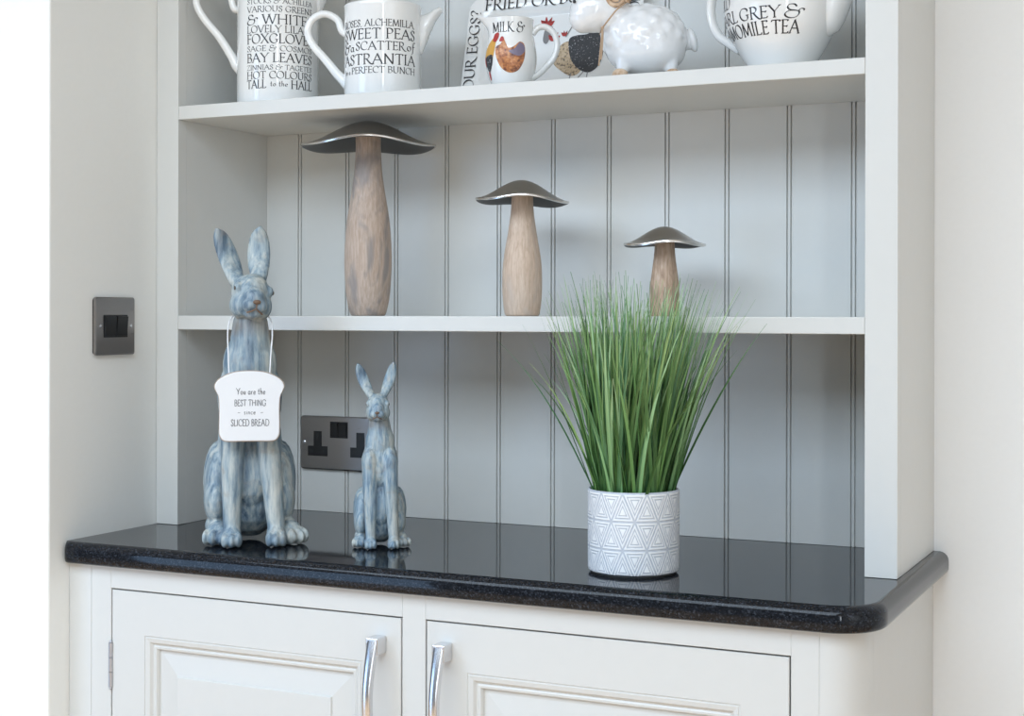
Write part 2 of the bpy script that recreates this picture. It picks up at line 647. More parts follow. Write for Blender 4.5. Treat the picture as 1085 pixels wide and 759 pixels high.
# ------------------------------------------------------------------ open shelf unit
su = empty('shelf_unit', (0.516, 0.11, 0))
so = Vector((-0.516, -0.11, 0))
tag(su, 'grey painted open shelf unit with tongue and groove back standing on the worktop', 'shelf unit')
ZT = 1.12
G = 0.0004
local(MB().box(XL + 0.0006, 0.0, 0, 0.0204, G, ZT, 0.0005), so).build('stile', M_unit, su)
local(MB().box(W_IN, XR, 0, 0.0204, G, ZT, 0.0005), so).build('stile', M_unit, su)
local(MB().box(-0.018, 0.0, 0.0205, YW - 0.0005, G, ZT), so).build('side_panel', M_unit, su)
local(MB().box(W_IN, XR, 0.0205, YW - 0.0005, G, ZT), so).build('side_panel', M_unit, su)
local(MB().box(0.0002, W_IN - 0.0002, 0, D - 0.0002, 0.2951, 0.3163, 0.0012), so).build('shelf', M_unit, su)
local(MB().box(0.0002, W_IN - 0.0002, 0, D - 0.0002, 0.6118, 0.6323, 0.0012), so).build('shelf', M_unit, su)
local(MB().box(0.0002, W_IN - 0.0002, 0.0, D - 0.0002, 1.088, ZT), so).build('top_panel', M_unit, su)
cn = [(0.0, 1.12), (-0.012, 1.12), (-0.015, 1.135), (-0.03, 1.15), (-0.045, 1.17), (-0.05, 1.185), (0.24, 1.185), (0.24, 1.12)]
local(MB().prism(cn, XL + 0.001, XR + 0.03, 'x'), so).build('cornice', M_unit, su)
# tongue and groove boards: a bead between two fine grooves at every joint
sec = [(0.0003, 0.0)]
gw, gd = 0.0012, 0.0042
for k in range(11):
    c = 0.0645 + 0.0902 * k
    for q in (c - 0.0028, c + 0.0028):
        sec += [(q - gw, 0), (q - gw * 0.5, gd), (q + gw * 0.5, gd), (q + gw, 0)]
sec.append((W_IN - 0.0003, 0.0))
ol = [(x, D + y) for x, y in sec] + [(W_IN - 0.0003, YW - 0.001), (0.0003, YW - 0.001)]
local(MB().prism(ol, G, ZT - 0.035, 'z'), so).build('back_panel', M_unit, su)


# ------------------------------------------------------------------ light switch and power socket
def rrect(w, h, r, n=5):
    o = []
    for cx, cy, a0 in ((w / 2 - r, h / 2 - r, 0), (-w / 2 + r, h / 2 - r, 90), (-w / 2 + r, -h / 2 + r, 180), (w / 2 - r, -h / 2 + r, 270)):
        for k in range(n + 1):
            a = R(a0 + 90 * k / n)
            o.append((cx + r * math.cos(a), cy + r * math.sin(a)))
    return o


def faceplate(mb, w, h, t, r=0.004, y0=0.0):
    """slab standing out towards -y"""
    o = rrect(w, h, r)
    i = [(u * (1 - 0.0016 / w * 2), v * (1 - 0.0016 / h * 2)) for u, v in o]
    return mb.rings([[(u, y0, v) for u, v in o], [(u, y0 - t + 0.0008, v) for u, v in o], [(u, y0 - t, v) for u, v in i]], smooth=False)


sw = empty('light_switch', (XL, -0.1012, 0.3008), R(90))
tag(sw, 'square brushed metal light switch with black rockers on the cream side wall', 'light switch')
faceplate(MB(), 0.083, 0.081, 0.0030).build('gasket', M_black, sw)
faceplate(MB(), 0.086, 0.084, 0.0042, 0.004, -0.0030).build('faceplate', M_plate, sw)
ins = MB().box(-0.026, 0.026, -0.0080, -0.006, -0.0165, 0.0165, 0.0006)
ins.build('insert', M_black, sw)
for k in (-1, 1):
    rk = MB()
    x0 = k * 0.0125
    rk.add([(x0 - 0.0117, -0.008, -0.0145), (x0 + 0.0117, -0.008, -0.0145), (x0 + 0.0117, -0.008, 0.0145), (x0 - 0.0117, -0.008, 0.0145),
            (x0 - 0.0112, -0.0088, -0.0140), (x0 + 0.0112, -0.0088, -0.0140), (x0 + 0.0112, -0.0112, 0.0140), (x0 - 0.0112, -0.0112, 0.0140)],
           [(0, 1, 5, 4), (1, 2, 6, 5), (2, 3, 7, 6), (3, 0, 4, 7), (4, 5, 6, 7)])
    rk.build('rocker', M_black, sw)
for k in (-1, 1):
    MB().lathe([(0.0026, 0), (0.0026, 0.0006), (0.0018, 0.0011)], 14, Matrix.Translation((k * 0.0335, -0.0072, 0)) @ Matrix.Rotation(R(90), 4, 'X')).build('screw', M_chrome, sw)

so_ = empty('power_socket', (0.1445, D - 0.0004, 0.1118))
tag(so_, 'double brushed metal power socket on the panelled back behind the small hare', 'power socket')
faceplate(MB(), 0.143, 0.083, 0.0030).build('gasket', M_black, so_)
faceplate(MB(), 0.146, 0.086, 0.0040, 0.005, -0.0030).build('faceplate', M_plate, so_)
for cx in (-0.040, 0.040):
    s = MB()
    s.box(cx - 0.0075, cx + 0.0075, -0.0078, -0.0066, -0.008, 0.0185, 0.0005)
    s.box(cx - 0.0185, cx + 0.0185, -0.0079, -0.0066, -0.0215, -0.0055, 0.0005)
    o = s.build('outlet', M_black, so_)
    h = MB()
    h.box(cx - 0.0022, cx + 0.0022, -0.00815, -0.0077, 0.0065, 0.0145)
    for q in (-0.0111, 0.0111):
        h.box(cx + q - 0.0033, cx + q + 0.0033, -0.00815, -0.0077, -0.0155, -0.0115)
    h.build('pin_holes', M_dark, o)
MB().box(-0.0165, 0.0165, -0.0078, -0.0066, 0.0085, 0.0345, 0.0005).build('switch_surround', M_black, so_)
for k in (-1, 1):
    x0 = k * 0.0078
    MB().add([(x0 - 0.0070, -0.0078, 0.0105), (x0 + 0.0070, -0.0078, 0.0105), (x0 + 0.0070, -0.0078, 0.0325), (x0 - 0.0070, -0.0078, 0.0325),
              (x0 - 0.0066, -0.0084, 0.0110), (x0 + 0.0066, -0.0084, 0.0110), (x0 + 0.0066, -0.0106, 0.0320), (x0 - 0.0066, -0.0106, 0.0320)],
             [(0, 1, 5, 4), (1, 2, 6, 5), (2, 3, 7, 6), (3, 0, 4, 7), (4, 5, 6, 7)]).build('rocker', M_black, so_)
for k in (-1, 1):
    MB().lathe([(0.003, 0), (0.003, 0.0006), (0.002, 0.0012)], 14, Matrix.Translation((k * 0.0655, -0.0070, 0)) @ Matrix.Rotation(R(90), 4, 'X')).build('screw', M_chrome, so_)


# ------------------------------------------------------------------ lettering: broad-nib strokes
def arc(cx, cy, rx, ry, a0, a1, n=14):
    return [(cx + rx * math.cos(R(a0 + (a1 - a0) * k / n)), cy + ry * math.sin(R(a0 + (a1 - a0) * k / n))) for k in range(n + 1)]


def sm(*p, sub=6):
    return [(q.x, q.y) for q in catmull([(a, b, 0) for a, b in p], sub)]


def serif(x, y, w=0.09):
    return [(x - w, y), (x + w, y)]


GL = {}
def g(ch, w, *st): GL[ch] = (w, st)
g('A', .78, [(.02, 0), (.40, 1.02)], [(.36, 1.0), (.76, 0)], [(.16, .36), (.62, .36)], serif(.02, 0), serif(.76, 0))
g('B', .56, [(.1, 0), (.1, 1)], [(.1, 1), (.28, 1)] + arc(.28, .76, .20, .24, 90, -90) + [(.1, .52)], [(.28, .52)] + arc(.30, .26, .24, .26, 90, -90) + [(.1, 0)], serif(.07, 0, .07), serif(.07, 1, .07))
g('C', .72, arc(.42, .5, .40, .51, 48, 312, 20), [(.69, .88), (.69, .70)])
g('D', .78, [(.1, 0), (.1, 1)], [(.1, 1), (.3, 1)] + arc(.30, .5, .44, .5, 90, -90, 18) + [(.1, 0)], serif(.07, 0, .07), serif(.07, 1, .07))
g('E', .52, [(.1, 0), (.1, 1)], [(.1, 1), (.46, 1), (.47, .9)], [(.1, .52), (.40, .52)], [(.1, 0), (.48, 0), (.50, .12)], serif(.07, 0, .07), serif(.07, 1, .07), [(.40, .46), (.40, .58)])
g('F', .50, [(.1, 0), (.1, 1)], [(.1, 1), (.46, 1), (.47, .88)], [(.1, .52), (.38, .52)], serif(.1, 0), serif(.07, 1, .07), [(.38, .46), (.38, .58)])
g('G', .78, arc(.42, .5, .40, .51, 48, 300, 20) + [(.68, .12), (.68, .40)], [(.56, .42), (.78, .42)], [(.69, .88), (.69, .72)])
g('H', .80, [(.1, 0), (.1, 1)], [(.70, 0), (.70, 1)], [(.1, .52), (.70, .52)], serif(.1, 0), serif(.1, 1), serif(.70, 0), serif(.70, 1))
g('I', .24, [(.12, 0), (.12, 1)], serif(.12, 0), serif(.12, 1))
g('J', .30, [(.16, 1), (.16, .05), (.1, -.15), (0, -.2)], serif(.16, 1))
g('K', .66, [(.1, 0), (.1, 1)], [(.58, 1), (.14, .5)], [(.18, .52), (.5, .1), (.72, -.04), (.84, .0)], serif(.1, 0), serif(.1, 1), serif(.58, 1, .07))
g('L', .52, [(.1, 0), (.1, 1)], [(.1, 0), (.48, 0), (.51, .14)], serif(.1, 1), serif(.07, 0, .07))
g('M', .94, [(.08, 0), (.16, 1)], [(.14, 1), (.47, .05)], [(.47, .05), (.80, 1)], [(.78, 1), (.87, 0)], serif(.08, 0, .08), serif(.87, 0, .08))
g('N', .80, [(.1, 0), (.1, 1)], [(.07, 1), (.70, -.02)], [(.70, 0), (.70, 1)], serif(.1, 0), serif(.70, 1))
g('O', .86, arc(.43, .5, .41, .51, 0, 360, 28))
g('P', .54, [(.1, 0), (.1, 1)], [(.1, 1), (.28, 1)] + arc(.28, .74, .23, .26, 90, -90) + [(.14, .48)], serif(.1, 0), serif(.07, 1, .07))
g('R', .66, [(.1, 0), (.1, 1)], [(.1, 1), (.28, 1)] + arc(.28, .75, .22, .25, 90, -90) + [(.14, .5)], sm((.28, .5), (.48, .18), (.66, -.02), (.84, -.06)), serif(.1, 0), serif(.07, 1, .07))
g('S', .50, sm((.43, .84), (.36, .97), (.22, 1.0), (.09, .9), (.09, .72), (.25, .54), (.41, .38), (.43, .17), (.30, .01), (.14, .01), (.05, .17), sub=5), [(.44, .92), (.44, .76)], [(.05, .08), (.05, .26)])
g('T', .66, [(.33, 0), (.33, 1)], [(.02, .88), (.04, 1), (.62, 1), (.64, .88)], serif(.33, 0))
g('U', .78, [(.1, 1), (.1, .35)] + arc(.39, .31, .29, .31, 180, 360)[1:] + [(.68, 1)], serif(.1, 1), serif(.68, 1))
g('V', .76, [(.02, 1), (.38, -.02)], [(.38, -.02), (.74, 1)], serif(.02, 1), serif(.74, 1))
g('W', 1.08, [(.02, 1), (.29, -.02)], [(.29, -.02), (.54, 1)], [(.52, 1), (.80, -.02)], [(.80, -.02), (1.06, 1)], serif(.02, 1), serif(.54, 1), serif(1.06, 1))
g('X', .74, [(.06, 1), (.70, 0)], [(.68, 1), (.04, 0)], serif(.05, 0), serif(.70, 0), serif(.06, 1), serif(.68, 1))
g('Y', .72, [(.02, 1), (.37, .48)], [(.72, 1), (.37, .48)], [(.37, .48), (.37, 0)], serif(.37, 0), serif(.02, 1, .08), serif(.72, 1, .08))
g('Z', .62, [(.05, .86), (.07, 1), (.57, 1), (.03, 0), (.58, 0), (.61, .14)])
g('&', 1.0, sm((.60, .84), (.48, 1.02), (.24, 1.0), (.14, .80), (.24, .60), (.50, .54), (.22, .50), (.02, .28), (.10, .04), (.36, -.05), (.62, .06), (.74, .32), (.72, .54), (.84, .70), (.98, .66), (.98, .54), sub=5), [(.46, .545), (.72, .50)])
g('?', .46, sm((.05, .80), (.16, 1.0), (.36, .98), (.42, .78), (.28, .58), (.20, .44), (.20, .30), sub=5), [(.16, .04), (.24, .02)])
g(',', .22, [(.12, .05), (.06, -.14)])
g('.', .2, [(.08, .03), (.12, .03)])
g('~', .4, sm((.02, .40), (.12, .50), (.24, .42), (.36, .50)))
g('a', .46, arc(.20, .25, .17, .25, 40, 320, 14), [(.37, .5), (.37, .06), (.46, .0)])
g('c', .40, arc(.22, .25, .18, .25, 50, 310, 14))
g('e', .42, sm((.05, .26), (.36, .30), (.30, .48), (.16, .48), (.05, .28), (.10, .04), (.24, 0), (.38, .10)))
g('f', .34, sm((.38, .94), (.26, 1.0), (.18, .86), (.14, .4), (.08, -.2), (-.04, -.3)), [(.02, .5), (.32, .5)])
g('h', .46, [(.08, 0), (.08, 1)], [(.08, .32)] + arc(.23, .32, .14, .18, 160, 0, 8) + [(.37, .0)])
g('i', .2, [(.1, 0), (.1, .5)], [(.09, .68), (.12, .68)])
g('n', .46, [(.08, 0), (.08, .5)], [(.08, .32)] + arc(.23, .32, .14, .18, 160, 0, 8) + [(.37, .0)])
g('o', .44, arc(.22, .25, .18, .25, 0, 360, 18))
g('r', .34, [(.08, 0), (.08, .5)], [(.08, .34), (.18, .48), (.32, .46)])
g('s', .36, sm((.30, .42), (.18, .5), (.07, .38), (.18, .26), (.28, .14), (.17, .0), (.04, .07)))
g('t', .34, [(.16, .86), (.14, .1), (.22, 0), (.32, .04)], [(.02, .54), (.3, .56)])
g('u', .46, [(.08, .5), (.08, .16)] + arc(.22, .15, .14, .15, 180, 360, 8) + [(.36, .5), (.37, .0)])
g('y', .44, [(.06, .5), (.2, .05)], [(.38, .5), (.2, .05), (.08, -.25)])


def layout(text, x0, x1, y, h, serifs=True, space=0.34, gap=0.10):
    """list of (points, …) strokes in surface units, the line stretched to run from x0 to x1"""
    segs, x = [], 0.0
    for ch in text:
        if ch == ' ':
            x += space; continue
        w, st = GL[ch]
        for s in st:
            if not serifs and len(s) == 2 and abs(s[0][1] - s[1][1]) < 1e-6 and s[0][1] in (0, 1) and abs(s[1][0] - s[0][0]) < 0.2:
                continue
            segs.append([(x + a, b) for a, b in s])
        x += w + gap
    x -= gap
    kx = (x1 - x0) / x
    return [[(x0 + a * kx, y + b * h) for a, b in s] for s in segs]


def lettering(name, lines, mapper, m, parent, nib=0.13, ang=28, hair=0.035, serifs=True):
    mb = MB()
    for (text, x0, x1, y, h) in lines:
        na = (math.cos(R(ang)) * nib * h / 2, math.sin(R(ang)) * nib * h / 2)
        for s in layout(text, x0, x1, y, h, serifs):
            P = []
            for i in range(len(s) - 1):
                (ax, ay), (bx, by) = s[i], s[i + 1]
                n = max(1, int(math.hypot(bx - ax, by - ay) / (h * 0.22)))
                for k in range(n):
                    P.append((ax + (bx - ax) * k / n, ay + (by - ay) * k / n))
            P.append(s[-1])
            for i in range(len(P) - 1):
                (ax, ay), (bx, by) = P[i], P[i + 1]
                L = math.hypot(bx - ax, by - ay)
                if L < 1e-9: continue
                for (ox, oy) in (na, (-(by - ay) / L * hair * h / 2, (bx - ax) / L * hair * h / 2)):
                    q = [(ax - ox, ay - oy), (bx - ox, by - oy), (bx + ox, by + oy), (ax + ox, ay + oy)]
                    mb.add([mapper(u, v) for u, v in q], [(0, 1, 2, 3)])
    o = mb.build(name, m, parent)
    return o


# ------------------------------------------------------------------ hares
def hare(name, H, loc, rz, m, label, p):
    root = empty(name, loc, rz)
    tag(root, label, 'ornament', 'carved hare statues')
    b = MB()

    def E_(c, r, rot=(0, 0, 0)):
        b.ell([q * H for q in c], [q * H for q in r] if hasattr(r, '__len__') else r * H, rot)

    E = E_

    def C(p0, r0, p1, r1):
        b.cap([q * H for q in p0], r0 * H, [q * H for q in p1], r1 * H)

    cw = p.get('cw', 1.0)
    # trunk: rump, belly, chest, neck
    E((0, .135, .155), (.108 * cw, .145, .150))
    E((0, .085, .29), (.098 * cw, .115, .20), (R(-18), 0, 0))
    E((0, .030, .46), (.096 * cw, .092, .150), (R(-8), 0, 0))
    E((0, .020, .56), (.080 * cw, .075, .11))
    C((0, .02, .56), .074, (p['hx'] * .5, .008, .685), .056)
    # head: skull, cheeks, muzzle, chin
    hx, hz, hy = p['hx'], p['hz'], -0.012
    HM = Matrix.Translation((hx, hy, hz)) @ Matrix.Rotation(p.get('turn', 0), 4, 'Z') @ Matrix.Rotation(p.get('roll', 0), 4, 'Y') @ Matrix.Rotation(p.get('nod', 0), 4, 'X') @ Matrix.Translation((-hx, -hy, -hz))
    HR = HM.to_3x3()
    E0 = E

    def EH(c, r, rot=(0, 0, 0)):
        n0 = len(b.v)
        E0(c, r, rot)
        for q in range(n0, len(b.v)):
            b.v[q] = tuple(HM @ (Vector(b.v[q]) / H) * H)

    def HP(v): return HM @ Vector(v) * H

    E = EH
    E((hx, hy + .012, hz + .012), (.060, .074, .060))
    for s in (-1, 1):
        E((hx + s * .030, hy - .012, hz - .030), (.036, .052, .044))
        E((hx + s * .016, hy - .070, hz - .036), (.023, .026, .022))
        E((hx + s * .047, hy - .020, hz + .018), (.014, .026, .020), (0, 0, s * .3))
    E((hx, hy - .052, hz - .008), (.034, .045, .034), (R(25), 0, 0))
    E((hx, hy - .054, hz - .060), (.026, .030, .018))
    E = E0
    # ears
    for (x0, z0, x1, z1, w, tw) in p['ears']:
        ax = Vector((x1 - x0, 0, z1 - z0)); Ln = ax.length; ax.normalize()
        pts, rad = [], []
        for k in range(13):
            s = k / 12
            wd = w * (0.50 + 0.62 * math.sin(PI * min(1, s * 0.86 + 0.10))) * (1.0 if s < .8 else max(0.12, math.sqrt(max(0, 1 - ((s - .8) / .2) ** 2))))
            bend = p.get('bend', 0.0) * math.sin(PI * s) * (1 if x1 > hx else -1)
            pts.append(Vector((x0 + (x1 - x0) * s + bend, hy + .020 + .025 * s + .03 * math.sin(PI * s), z0 + (z1 - z0) * s)) * H)
            rad.append((wd * H, (0.020 - .009 * s) * H))
        b.tube(pts, rad, 16, side=(math.cos(tw), math.sin(tw), 0))
    # haunches and hind feet
    for s in (-1, 1):
        hw = p['haunch']
        E((s * hw, .115, .190), (.047, .115, .125), (R(-12), 0, 0))
        E((s * (hw + .004), .060, .135), (.040, .082, .080))
        f = p['feet'][0 if s < 0 else 1]
        C((s * hw, .075, .050), .040, (f[0], f[1], .038), .034)
        for k in (-1, 0, 1):
            d = Vector((f[2], -1, 0)).normalized()
            q = Vector((f[0], f[1], 0)) + d * (.032 - .008 * abs(k)) + Vector((-d.y, d.x, 0)) * (-k * .0245)
            E((q.x, q.y, .026), (.0130, .034, .026), (0, 0, math.atan2(d.x, -d.y)))
    # fore legs and paws
    for s, (x0, x1) in zip((-1, 1), p['legs']):
        E((x0 * .98, -.018, .46), (.046, .060, .085))
        C((x0, -.030, .44), .043, (x0 * .55 + x1 * .45, -.040, .25), .035)
        C((x0 * .55 + x1 * .45, -.040, .25), .035, (x1, -.045, .06), .0275)
        E((x1, -.046, .038), (.030, .042, .036))
        for k in (-1, 0, 1):
            E((x1 + k * .0215, -.086 + .008 * abs(k), .024), (.0118, .032, .024), (0, 0, k * -.12))
    # tail
    E((0, .275, .10), (.04, .035, .05))
    # flat foot plane
    b.v = [(x, y, max(z, 0.0)) for x, y, z in b.v]
    body = b.fused('body', m, root, H * 0.0046, 3, 0.5)
    # eyes and nose
    hrot = p.get('turn', 0)
    for s in (-1, 1):
        e_ = MB().ell(HP((hx + s * .0580, hy - .030, hz + .016)), [q * H for q in (.0045, .011, .0075)], (0, 0, s * .35 + hrot))
        e_.build('eye', M_hare_eye, root)
    ns = MB()
    ns.ell(HP((hx, hy - .096, hz - .026)), [q * H for q in (.0125, .007, .007)], (0, 0, hrot))
    ns.tube([HP((hx, hy - .0965, hz - .030)), HP((hx, hy - .0945, hz - .047))], .0022 * H, 8)
    ns.tube([HP((hx - .024, hy - .080, hz - .060)), HP((hx - .012, hy - .091, hz - .055)), HP((hx, hy - .0945, hz - .047)),
             HP((hx + .012, hy - .091, hz - .055)), HP((hx + .024, hy - .080, hz - .060))], .0026 * H, 8)
    tag(ns.build('nose', M_hare_br, root), label='brown stained nose and mouth line')
    return root


HB = 0.442
bx, by, brz = 0.2075, -0.108, R(35)
hare('hare_statue', HB, (bx, by, 0.0003), brz, M_hare,
     'large blue-grey sitting hare statue wearing a bread-shaped sign, tallest on the worktop', dict(
         hx=.003, hz=.775, cw=1.06, turn=.22, roll=.13, nod=-.08, haunch=.100, bend=-.004,
         ears=[(-.040, .815, -.105, .990, .033, .5), (.030, .83, .032, .998, .034, -.25)],
         legs=((-.052, -.054), (.048, .082)), feet=((-.098, .000, -.35), (.128, -.005, .75))))
HS = 0.2535
hare('hare_statue', HS, (0.3845, -0.054, 0.0003), R(31), M_hare_s,
     'small pale blue sitting hare statue on the worktop in front of the power socket', dict(
         hx=-.012, hz=.757, cw=1.0, turn=-.06, haunch=.098, bend=.006,
         ears=[(-.046, .81, -.122, .990, .028, .2), (.018, .815, .074, .998, .028, -.2)],
         legs=((-.056, -.050), (.052, .072)), feet=((-.106, .015, -.3), (.118, .020, .45))))

# hanging sign
c_, s_ = math.cos(brz), math.sin(brz)
sg = empty('hanging_sign', (bx + s_ * 0.056, by - c_ * 0.056, 0.1945), brz)
tag(sg, 'white bread-slice shaped hanging sign on a cord around the large hare\'s neck', 'sign')
half = [(0, 62), (90, 66), (170, 82), (245, 115), (297, 155), (318, 200), (308, 242), (284, 292), (276, 350), (274, 450), (276, 610), (268, 665), (240, 702), (190, 713), (90, 712)]
KS = 1.243e-3 / 8.43
outl = [(u * KS, (388 - v) * KS) for u, v in half] + [(0, (388 - 712) * KS)] + [(-u * KS, (388 - v) * KS) for u, v in reversed(half[1:])]
outl = [(q.x, q.y) for q in catmull([(u, v, 0) for u, v in outl], 4, True)]
def sc_(o, k): return [(u * (1 - k / 0.045), v * (1 - k / 0.047)) for u, v in o]
ed = MB().rings([[(u, 0.004, v) for u, v in outl], [(u, -0.0028, v) for u, v in outl], [(u, -0.0040, v) for u, v in sc_(outl, 0.0013)]], smooth=True)
ed.build('edge', M_edge, sg)
MB().rings([[(u, -0.0038, v) for u, v in sc_(outl, 0.0010)], [(u, -0.0044, v) for u, v in sc_(outl, 0.0019)]], smooth=False).build('face', M_plaque, sg)
tag(sg.children[0], label='worn brown edge')
q = 8.43
def sl(txt, xa, xb, yb, hh): return (txt, (xa - 358) * KS, (xb - 358) * KS, (388 - yb) * KS, hh * KS)
lettering('lettering', [sl('You are the', 238, 500, 280, 58), sl('BEST THING', 222, 505, 385, 56), sl('~', 250, 276, 462, 34), sl('since', 308, 412, 462, 46),
                        sl('~', 456, 484, 462, 34), sl('SLICED BREAD', 192, 535, 568, 60)],
          lambda u, v: (u, -0.00465, v), M_inkg, sg, nib=0.10, ang=40, hair=0.095, serifs=False)
zc = 0.1945
cpts = [(-.0262, -.0042, .0345), (-.0262, .0, .039)]
cd = MB()
loop = [(-.0265, .0052, .0300), (-.0272, .0058, .0400), (-.0285, .012, .070), (-.0295, .028, .100), (-.026, .045, .117), (-.016, .073, .125), (0, .084, .127),
        (.018, .073, .125), (.028, .045, .117), (.0305, .028, .100), (.0285, .012, .070), (.0268, .0058, .0400), (.0262, .0052, .0300)]
cd.tube([(p.x, p.y, p.z) for p in catmull(loop, 8)], 0.0009, 8)
cd.ell((-.0265, .0052, .0295), .0020, n=10).ell((.0262, .0052, .0295), .0020, n=10)
cd.build('cord', M_cord, sg)


# ------------------------------------------------------------------ wood and metal mushrooms
def mushroom(loc, prof, capR, cap_h, z_rim, m, label, wav, tilt, rz=0.4):
    root = empty('mushroom_ornament', loc, rz)
    tag(root, label, 'ornament', 'wood and metal mushroom ornaments')
    pr = catmull([(r, 0, z) for r, z in prof], 6)
    P = [(max(0.0005, v.x), v.z) for v in pr]
    zt = P[-1][1]
    MB().lathe([(P[0][0] * 0.9, 0)] + P[1:], 40).build('stem', m, root)
    # bell-shaped brim with a rolled lip, gently waved
    up_, n = [], 72
    for k in range(25):
        s = k / 24
        r = capR * s
        z = cap_h * (0.5 + 0.5 * math.cos(PI * min(1, s * 1.0))) ** 0.86
        up_.append((r, z))
    under = [(capR * 1.008, -0.0012), (capR * 1.005, -0.0030), (capR * 0.985, -0.0034)] + [(capR * s, cap_h * (0.5 + 0.5 * math.cos(PI * s)) ** 0.86 - 0.0034) for s in [1 - j / 14 for j in range(1, 14)]]
    prof2 = [(0.0004, cap_h)] + up_[1:] + under
    def sq(p):
        rr = math.hypot(p.x, p.y) / capR
        a = math.atan2(p.y, p.x)
        return Vector((p.x, p.y, p.z + wav * rr ** 3 * (0.45 * math.cos(2 * a + 2.86) + 0.75 * math.cos(4 * a + 5.72) + 0.2 * math.sin(3 * a)) + tilt[0] * p.x + tilt[1] * p.y))
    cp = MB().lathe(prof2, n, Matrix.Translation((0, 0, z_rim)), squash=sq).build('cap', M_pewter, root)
    cp.data.materials.append(M_under)
    cp.data.materials.append(M_lip)
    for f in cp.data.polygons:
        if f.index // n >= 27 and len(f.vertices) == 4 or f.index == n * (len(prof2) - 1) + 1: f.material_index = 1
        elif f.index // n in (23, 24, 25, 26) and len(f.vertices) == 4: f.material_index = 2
    return root


ZS = 0.3165
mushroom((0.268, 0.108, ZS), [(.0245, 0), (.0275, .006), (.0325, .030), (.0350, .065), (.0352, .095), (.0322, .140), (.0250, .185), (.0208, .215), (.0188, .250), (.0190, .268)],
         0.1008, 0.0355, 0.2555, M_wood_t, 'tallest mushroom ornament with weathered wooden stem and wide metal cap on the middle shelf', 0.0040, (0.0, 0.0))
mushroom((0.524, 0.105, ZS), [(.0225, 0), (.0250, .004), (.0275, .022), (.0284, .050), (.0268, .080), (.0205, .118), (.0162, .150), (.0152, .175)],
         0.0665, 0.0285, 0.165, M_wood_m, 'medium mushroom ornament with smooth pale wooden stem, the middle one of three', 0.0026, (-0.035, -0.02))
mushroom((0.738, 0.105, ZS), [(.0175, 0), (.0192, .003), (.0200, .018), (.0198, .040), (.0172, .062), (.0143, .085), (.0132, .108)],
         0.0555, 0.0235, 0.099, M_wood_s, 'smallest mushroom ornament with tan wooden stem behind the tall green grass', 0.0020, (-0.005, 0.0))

# ------------------------------------------------------------------ potted grass
PX, PY = 0.7650, -0.0830
gr = empty('potted_grass', (PX, PY, 0))
tag(gr, 'tall artificial green grass in a grey and white triangle-patterned pot', 'plant')
PR, PH = 0.0570, 0.1035
pp = [(PR * 0.94, 0.0025), (PR * 0.975, 0.0035), (PR * 0.990, 0.006)] + [(PR * (0.992 + 0.008 * k / 10), 0.008 + (PH - 0.012) * k / 10) for k in range(11)] + [
    (PR * 1.0, PH - 0.0025), (PR * 0.985, PH - 0.0006), (PR * 0.965, PH), (PR * 0.935, PH - 0.0006), (PR * 0.915, PH - 0.003), (PR * 0.91, PH - 0.02), (PR * 0.9, PH - 0.03)]
n = 96
pb = MB().lathe(pp, n)
po = pb.build('pot', M_pot, gr)
me = po.data
uv = me.uv_layers.new(name='UVMap')
NTRI, NROW = 12, 3
for poly in me.polygons:
    angs = [math.atan2(me.vertices[me.loops[li].vertex_index].co.y, me.vertices[me.loops[li].vertex_index].co.x) for li in poly.loop_indices]
    a0 = angs[0]
    for li, a in zip(poly.loop_indices, angs):
        if a - a0 > PI: a -= 2 * PI
        if a - a0 < -PI: a += 2 * PI
        z = me.vertices[me.loops[li].vertex_index].co.z
        uv.data[li].uv = (a / (2 * PI) * NTRI + 0.25, z / PH * NROW + 0.03)
MB().lathe([(PR * 0.93, 0.0003), (PR * 0.93, 0.0024)], 48).build('foot_gap_shade', M_dark, gr)  # dark disc standing in for the shaded gap under the pot
MB().lathe([(PR * 0.905, PH - 0.028), (PR * 0.905, PH - 0.022)], 48).build('moss_base', M_soil, gr)

